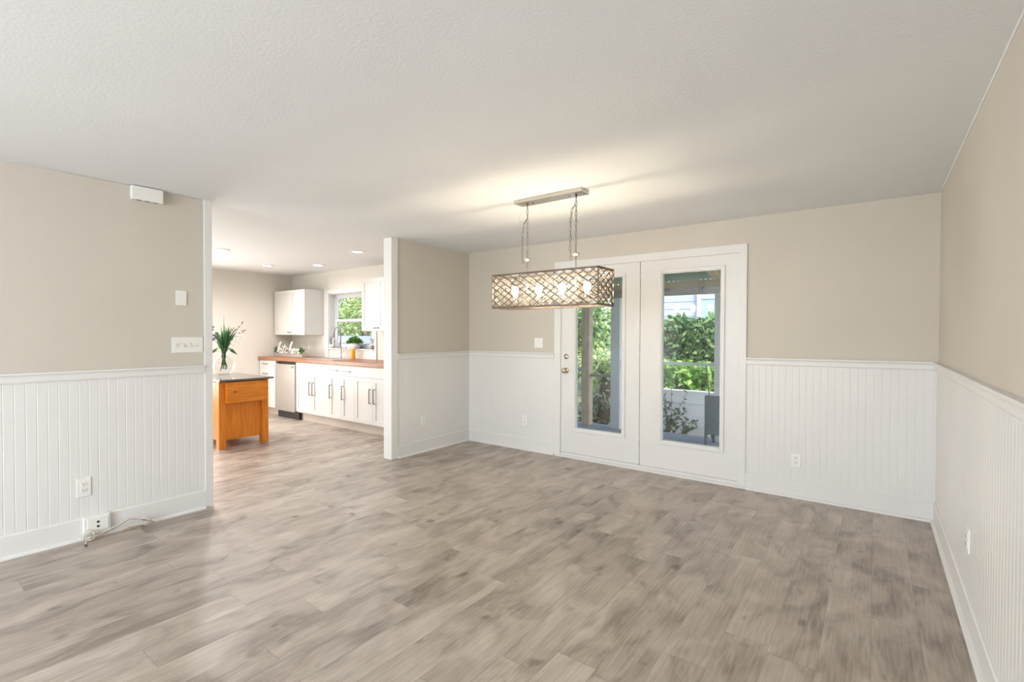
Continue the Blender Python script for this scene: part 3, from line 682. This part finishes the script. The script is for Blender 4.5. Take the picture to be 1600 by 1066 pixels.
# soap things beside the faucet
o = (-6.615, 4.65, CT1+.006)
t = thing('soap_bottle', 'orange soap bottle with pump beside the faucet', 'bottle', o)
x, y, z = o
MB(o).lathe([(.0, z), (.036, z), (.040, z+.008), (.040, z+.125), (.030, z+.150), (.014, z+.158), (.0, z+.158)], (x, y, 0), 18, cap=False).build('body', M['soap'], t)
MB(o).lathe([(.015, z+.158), (.015, z+.172), (.005, z+.174), (.005, z+.195), (.0, z+.195)], (x, y, 0), 12, cap=False).box(x-.045, x+.006, y-.006, y+.006, z+.190, z+.199).build('pump', M['ceramic'], t)
for bx, hh, lab in ((-6.80, .15, 'clear soap dispenser next to the faucet'), (-6.705, .13, 'clear soap dispenser between faucet and orange bottle')):
    o = (bx, 4.655, CT1+.006); t = thing('soap_dispenser', lab, 'bottle', o); z = o[2]
    MB(o).lathe([(.0, z), (.034, z), (.036, z+.01), (.036, z+hh*.8), (.014, z+hh), (.0, z+hh)], (bx, 4.655, 0), 16, cap=False).build('body', M['vase'], t)
    MB(o).lathe([(.014, z+hh), (.014, z+hh+.014), (.005, z+hh+.016), (.005, z+hh+.035), (.0, z+hh+.035)], (bx, 4.655, 0), 12, cap=False).box(bx-.04, bx+.005, 4.65, 4.66, z+hh+.03, z+hh+.038).build('pump', M['nickel'], t)
# recessed downlights
for (x, y, pw), lab in zip(((-6.593, 2.718, 50), (-7.558, 3.779, 16), (-6.85, 4.199, 9), (-5.316, 3.812, 24)),
                       ('lit recessed ceiling light nearest the left wall end', 'lit recessed ceiling light nearest the far kitchen wall',
                        'lit recessed ceiling light above the kitchen sink', 'lit recessed ceiling light nearest the partition')):
    o = (x, y, H); t = thing('ceiling_light', lab, 'ceiling light', o, 0, 'recessed kitchen lights')
    MB(o).lathe([(.078, H-.0005), (.090, H-.0005), (.090, H-.006), (.074, H-.010), (.070, H-.004)], (x, y, 0), 28, cap=False).build('trim_ring', M['ceramic'], t)
    MB(o).lathe([(.0, H-.004), (.073, H-.004), (.073, H-.0015), (.0, H-.0015)], (x, y, 0), 28, cap=False).build('lens', M['can'], t)
    l = lamp('downlight', 'SPOT', (0, 0, -.03), (0, 0, 0), pw, (1, .98, .96), spot_size=math.radians(165), spot_blend=.6, shadow_soft_size=.06); l.parent = t

# ------------------------------------------------------------------ island
IX0, IX1, IY0, IY1, IZ = -7.20, -6.215, 2.525, 3.112, .812
o = ((IX0+IX1)/2, (IY0+IY1)/2, 0)
t = thing('kitchen_island', 'orange wooden island cabinet with dark stone top', 'kitchen island', o)
lw = .080
for x in (IX0, IX1-lw):
    for y in (IY0, IY1-lw): MB(o).box(x, x+lw, y, y+lw, 0, IZ).build('leg', M['orange_v'], t, .003)
MB(o).box(IX0+.02, IX1-.03, IY0+.02, IY1-.02, .10, IZ-.002).build('carcass', M['orange_v'], t)
MB(o).box(IX1-lw-.0, IX1-.012, IY0+lw, IY1-lw, .66, IZ-.002).build('end_rail', M['orange'], t)
d = MB(o).box(IX1-.005, IX1+.045, IY0+.070, IY1-.025, .548, .800).build('end_drawer', M['orange'], t, .003)
MB(o).box(IX1+.044, IX1+.048, 2.672, 2.704, .676, .686).build('finger_notch', M['slot'], d)
for x0 in (IX0+lw+.01, (IX0+IX1)/2+.005):
    d = MB(o).box(x0, x0+.395, IY0+.002, IY0+.02, .690, .800).build('side_drawer', M['orange'], t, .002)
    MB(o).lathe([(.0, 0), (.006, .001), (.006, .012), (.014, .018), (.012, .026), (.0, .028)], (x0+.2, IY0+.002, .745), 12, 'y', False).build('knob', M['orange'], d)
MB(o).box(IX0-.05, -6.150, IY0-.02, 3.150, IZ, .834).build('top', M['granite'], t, .003)
# vase and bouquet
vx, vy, vz = -6.98, 2.90, .834
o = (vx, vy, vz)
t = thing('flower_vase', 'round clear glass vase with a green and purple bouquet on the island', 'vase', o)
prof = [(.0, .0), (.060, .0), (.075, .010), (.118, .060), (.130, .115), (.118, .170), (.078, .220), (.046, .250), (.040, .285), (.052, .305)]
MB(o).lathe([(r_, vz+h) for r_, h in prof], (vx, vy, 0), 32, cap=False).build('glass_body', M['vase'], t)
random.seed(11)
st = MB(o); lv = MB(o); tw = MB(o); wf = MB(o); pf = MB(o); sp_ = MB(o)
base_p = Vector((vx, vy, vz+.06)); neck = Vector((vx, vy, vz+.28))
for i in range(9):
    a = 2*PI*i/9; st.tube([base_p+Vector((math.cos(a)*.04, math.sin(a)*.04, random.uniform(-.03, .05))), neck+Vector((math.cos(a+2)*.02, math.sin(a+2)*.02, 0)), neck+Vector((math.cos(a+2)*.05, math.sin(a+2)*.05, .12))], .004, 5)
side = Vector((.62, .78, 0))      # roughly across the view
for i in range(46):
    f = random.uniform(-1, 1); dpt = random.uniform(-.4, .4)
    dr = (side*f*.55 + Vector((.78, -.62, 0))*dpt*.5 + Vector((0, 0, 1))).normalized()
    p = neck + Vector((0, 0, random.uniform(-.02, .10))) + dr*random.uniform(0, .10)
    lv.leaf(p, dr, Vector((.78, -.62, random.uniform(-.4, .4))), random.uniform(.14, .27), random.uniform(.026, .044), .12)
for s_ in (-1, .9):                                    # drooping outer leaves
    p = neck+Vector((0, 0, .06)); q = p+side*s_*.06+Vector((0, 0, .02))
    lv.leaf(q, side*s_+Vector((0, 0, -.75)), Vector((.78, -.62, .5)), .15, .045, .3)
for z_ in (.13, .22):                                  # leaves inside the glass
    for s_ in (-.3, .25): lv.leaf(base_p+Vector((0, 0, z_-.08))+side*s_*.04, Vector((0, 0, 1))+side*s_*.2, Vector((.78, -.62, 0)), .10, .035)
sp_.tube([neck, neck+Vector((0, 0, .30)), neck+Vector((.003, .004, .52))], [.003, .006, .001], 5)
for s_, h, L in ((.22, .40, 6), (.12, .34, 5), (-.16, .38, 5), (.25, .30, 5), (-.24, .36, 6)):
    e = neck+side*s_+Vector((0, 0, h)); mid_ = neck+side*s_*.4+Vector((0, 0, h*.6)); tw.tube([neck, mid_, e], .002, 4)
    for k in range(L*2):
        p = mid_.lerp(e, random.uniform(.2, 1.05)); tw.leaf(p, (random.uniform(-1, 1), random.uniform(-1, 1), .6), (.78, -.62, .3), .040, .022)
for s_, h in ((.16, .20), (.20, .25), (.13, .14), (-.10, .30), (.22, .16)):
    e = neck+side*s_+Vector((.02, -.02, h)); wf.tube([neck, neck.lerp(e, .6)+Vector((0, 0, .03)), e], .0018, 4)
    for k in range(16): wf.leaf(e, (random.uniform(-1, 1), random.uniform(-1, 1), random.uniform(-.8, .8)), (.78, -.62, .3), .055, .02)
pc = neck+side*-.135+Vector((0, 0, .215))
pf.tube([neck, neck.lerp(pc, .5)+Vector((0, 0, .02)), pc], .003, 4)
for k in range(90): 
    dv = Vector((random.gauss(0, 1), random.gauss(0, 1), random.gauss(0, 1))).normalized()
    pf.leaf(pc+dv*.026, dv, (.78, -.62, .3), .024, .020)
st.build('stems', M['leaf'], t); lv.build('leaves', M['leaf'], t); sp_.build('flower_spike', M['shrub'], t)
tw.build('budded_twigs', M['twig'], t); wf.build('white_blossoms', M['petal'], t); pf.build('purple_flower', M['purple'], t)

# ------------------------------------------------------------------ outdoors
struct('ground', MB((-8, 14, -.3)).box(-40, 20, D+.16, 45, -.5, -.3), M['grass'], 'patchy lawn and mulch behind the house', 'ground')
YP = 7.15       # screened porch front
t = thing('porch_deck', 'grey weathered boards of the porch deck outside the doors', 'deck', (-2.2, 6, -.1), kind='structure')
b = MB((-2.2, 6, -.1)); yy = D+.17
while yy < YP+.08: b.box(-5.5, 1.6, yy, yy+.135, -.135, -.10); yy += .142
b.build('boards', M['deck'], t); MB((-2.2, 6, -.1)).box(-5.5, 1.6, D+.17, YP+.10, -.3, -.14).build('joist_frame', M['beam'], t)
def bar(name, bx, m_, label, cat, group=None):
    x0, x1, y0, y1, z0, z1 = bx; o = ((x0+x1)/2, (y0+y1)/2, z0)
    return tag(MB(o).box(*bx).build(name, m_, None, .004), label, cat, group)
bar('porch_post', (-3.865, -3.725, YP-.07, YP+.07, -.10, 1.96), M['wood'], 'tan wooden porch post seen through the left french door', 'post', 'porch posts')
bar('porch_post', (-3.345, -3.19, YP-.07, YP+.07, -.10, 1.96), M['porch_white'], 'wide white porch post at the right of the left door pane', 'post', 'porch posts')
bar('porch_post', (-1.785, -1.655, YP-.07, YP+.07, -.10, 1.96), M['porch_white'], 'pale porch post at the right of the right door pane', 'post', 'porch posts')
bar('porch_rail', (-3.18, -1.79, YP-.03, YP+.03, .945, .985), M['porch_white'], 'thin pale rail crossing the right door pane', 'rail')
bar('porch_rail', (-3.72, -3.35, YP-.03, YP+.03, .700, .745), M['beam'], 'weathered rail crossing the left door pane low down', 'rail')
bar('porch_rail', (-5.4, -3.87, YP-.03, YP+.03, .80, .845), M['porch_white'], 'white rail left of the tan porch post', 'rail')
bar('header_beam', (-5.5, 1.6, YP-.07, YP+.07, 1.965, 2.065), M['beam'], 'grey-brown header beam across the top of the porch front', 'beam')
bar('fascia_board', (-5.5, 1.6, YP+.02, YP+.06, 2.07, 2.17), M['rafter'], 'tan fascia board above the porch header beam', 'board')
for x, lab in ((-4.3, 'porch rafter left of the doors'), (-2.95, 'porch rafter between the two door panes'), (-1.76, 'tan porch rafter slanting across the top of the right door pane')):
    o = (x, 6, 2.2); q = MB(o).prism([(D+.2, 2.62), (YP-.075, 2.145), (YP-.075, 2.245), (D+.2, 2.72)], x-.045, x+.045)
    tag(q.build('porch_rafter', M['rafter']), lab, 'rafter', 'porch rafters')
o = (-2, 6, 2.2); b = MB(o); n = 200; xa, xb = -5.6, 1.7; vs = []
for i in range(n+1):
    x = xa+(xb-xa)*i/n; dz = .016*math.sin(2*PI*x/.076)
    vs += [(x, D+.17, 2.78+dz), (x, YP+.35, 2.205+dz)]
b.add(vs, [(2*i, 2*i+2, 2*i+3, 2*i+1) for i in range(n)], True)
tag(b.build('porch_roof', M['roof']), 'corrugated greenish porch roof sheet outside the doors', 'roof')
# patio chair
o = (-1.5, 6.75, -.1)
t = thing('patio_chair', 'slate grey patio chair on the deck behind the right door pane', 'chair', o)
MB(o).box(-1.785, -1.22, 6.62, 6.66, .08, .592).build('backrest', M['patio'], t, .008)
MB(o).box(-1.785, -1.22, 6.66, 7.04, .24, .30).build('seat', M['patio'], t, .008)
for x in (-1.785, -1.255):
    for y in (6.625, 7.0): MB(o).box(x, x+.035, y, y+.033, -.10, .24 if y > 6.7 else .09).build('leg', M['patio'], t)
tag(MB((-1.9, 7.3, -.3)).tube([(-1.86, 7.32, -.3), (-1.90, 7.30, .5), (-1.96, 7.28, 1.05)], .008, 6).build('garden_stake', M['dark_metal']), 'thin dark garden stake leaning behind the patio chair', 'stake')
# low white panel, hedge, neighbour house
t = thing('garden_wall', 'low white garden wall below the hedge beyond the porch', 'garden wall', (-3, 8.1, -.3))
b = MB((-3, 8.1, -.3))
for k in range(4): b.box(-3.42, 1.5, 8.0-.008*(k % 2), 8.14, -.3+.19*k, -.3+.19*k+.186)
b.build('boards', M['fence'], t); MB((-3, 8.1, -.3)).box(-3.42, 1.5, 7.98, 8.16, .455, .475).build('cap', M['fence'], t)
def leaves(b, n, box, L, w, seed, up=.2, face=-1):
    random.seed(seed); x0, x1, y0, y1, z0, z1 = box
    for i in range(n):
        x = random.uniform(x0, x1)
        ztop = z1 - .10*(math.sin(x*3.1)+math.sin(x*7.3+1))*.5
        p = (x, random.uniform(y0, y1), z0+(ztop-z0)*random.random())
        b.leaf(p, (random.uniform(-1, 1), random.uniform(-.8, .3), random.uniform(-.9, .6)), (random.uniform(-.6, .6), face, random.uniform(-.2, 1)), L*random.uniform(.6, 1.3), w*random.uniform(.7, 1.2))
o = (-2, 8.7, -.3)
t = thing('hedge', 'dense green hedge rising behind the low white garden wall', 'hedge', o)
b = MB(o); leaves(b, 7600, (-3.9, .9, 8.75, 9.15, .75, 1.64), .15, .075, 21); b.build('upper_foliage', M['hedge'], t)
b = MB(o); leaves(b, 3800, (-3.5, .9, 8.36, 8.75, .34, .86), .15, .09, 22); b.build('lower_foliage', M['hedge_low'], t)
b = MB(o)
for k in range(8): b.tube([(-3.8+.62*k, 8.95, -.3), (-3.75+.62*k, 8.92, 1.3)], .03, 6)
b.build('stems', M['bark'], t)
o = (-2.6, 7.7, -.3)
t = thing('shrub', 'sparse twiggy shrub in front of the low white garden wall', 'shrub', o)
b = MB(o); tw = MB(o); random.seed(30)
for i in range(26):
    a = Vector((-2.85+random.uniform(-.25, .45), 7.65+random.uniform(-.1, .1), -.3)); e = a+Vector((random.uniform(-.3, .4), random.uniform(-.1, .1), random.uniform(.35, .85)*(1 if a.x < -2.6 else .5)))
    tw.tube([a, a.lerp(e, .5)+Vector((.02, 0, .05)), e], .004, 4)
    for k in range(14): b.leaf(a.lerp(e, random.uniform(.3, 1)), (random.uniform(-1, 1), random.uniform(-1, .3), random.uniform(-.3, 1)), (random.uniform(-1, 1), -1, .5), .07, .03)
tw.build('twigs', M['bark'], t); b.build('foliage', M['shrub'], t)
o = (-1, 12.2, -.3)
t = thing('neighbour_house', 'lavender-white sided house beyond the hedge with a white framed window', 'house', o)
b = MB(o); z = -.3
while z < 4.4: b.prism([(12.00, z), (11.985, z), (11.995, z+.176), (12.00, z+.176)], -5.0, 6); z += .178
b.box(-5.0, 6, 12.0, 15, -.3, 4.4); b.build('siding', M['siding'], t)
wf_ = MB(o).frame(-3.42, -2.46, 1.60, 2.95, .085, 11.95, 11.99).build('window_frame', M['fence'], t, .004)
MB(o).box(-3.34, -2.54, 11.975, 11.985, 1.68, 2.87).build('window_pane', mat('far_pane', (.42, .55, .55), .1), wf_)
MB(o).box(-3.34, -2.54, 11.955, 11.985, 2.24, 2.28).build('sash_rail', M['fence'], wf_)
MB(o).prism([(11.5, 4.35), (13.5, 5.6), (15.5, 4.35)], -5.1, 6.4).build('roof', M['beam'], t)
# trees
def tree(x, y, h, rad, n, mt, label, seed, L=.20, zlo=.5):
    o = (x, y, -.3); t = thing('tree', label, 'tree', o, 0, 'trees behind the house')
    MB(o).tube([(x, y, -.3), (x+.1, y, h*.4), (x-.05, y, h*.8)], [.16, .12, .05], 8).build('trunk', M['bark'], t)
    random.seed(seed); b = MB(o)
    cl = [(random.uniform(-1, 1)*rad*.7, random.uniform(-1, 1)*rad*.6, random.uniform(zlo, h)) for _ in range(16)]
    for i in range(n):
        c = random.choice(cl); dv = Vector((random.gauss(0, 1), random.gauss(0, 1), random.gauss(0, .8))).normalized()*rad*.42*random.random()**.35
        b.leaf((x+c[0]+dv.x, y+c[1]+dv.y, max(-.25, c[2]+dv.z)), (dv.x+random.uniform(-.5, .5), dv.y-.3, dv.z+random.uniform(-.6, .4)), (dv.x*.5, -.7, 1), L*random.uniform(.6, 1.3), L*.5)
    b.build('crown', M[mt], t)
tree(-6.5, 11.2, 5.0, 1.35, 3600, 'tree', 'leafy tree seen through the left french door', 41)
tree(-8.6, 13.6, 5.5, 1.6, 3600, 'hedge', 'darker tree behind the left french door, farther left', 42)
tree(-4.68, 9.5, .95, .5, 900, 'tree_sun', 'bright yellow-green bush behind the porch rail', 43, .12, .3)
tree(-3.95, 7.9, .28, .36, 700, 'shrub', 'low greyish bush below the bright one outside', 44, .10, -.2)
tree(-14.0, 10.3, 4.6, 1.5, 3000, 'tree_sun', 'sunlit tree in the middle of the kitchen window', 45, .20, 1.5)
tree(-18.4, 11.9, 5.5, 2.0, 3600, 'tree', 'mid green tree at the left of the kitchen window', 46, .22, 1.2)
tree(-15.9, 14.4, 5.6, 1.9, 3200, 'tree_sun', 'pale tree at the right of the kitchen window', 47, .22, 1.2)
tree(-21.5, 16.5, 7.0, 2.6, 3800, 'tree', 'tall tree far behind the kitchen window', 48, .28, 1)
tree(-10.5, 18.0, 7.0, 2.4, 3600, 'tree', 'tall tree far behind the left french door', 49, .26, .5)
t = thing('garden_fence', 'pale board fence beyond the kitchen window', 'fence', (-13, 8.6, -.3))
b = MB((-13, 8.6, -.3)); xx = -20
while xx < -7: b.box(xx, xx+.14, 8.6, 8.62, -.3, 1.32); xx += .145
b.build('boards', M['siding'], t); MB((-13, 8.6, -.3)).box(-20, -7, 8.57, 8.6, 1.1, 1.18).build('stringer', M['siding'], t)
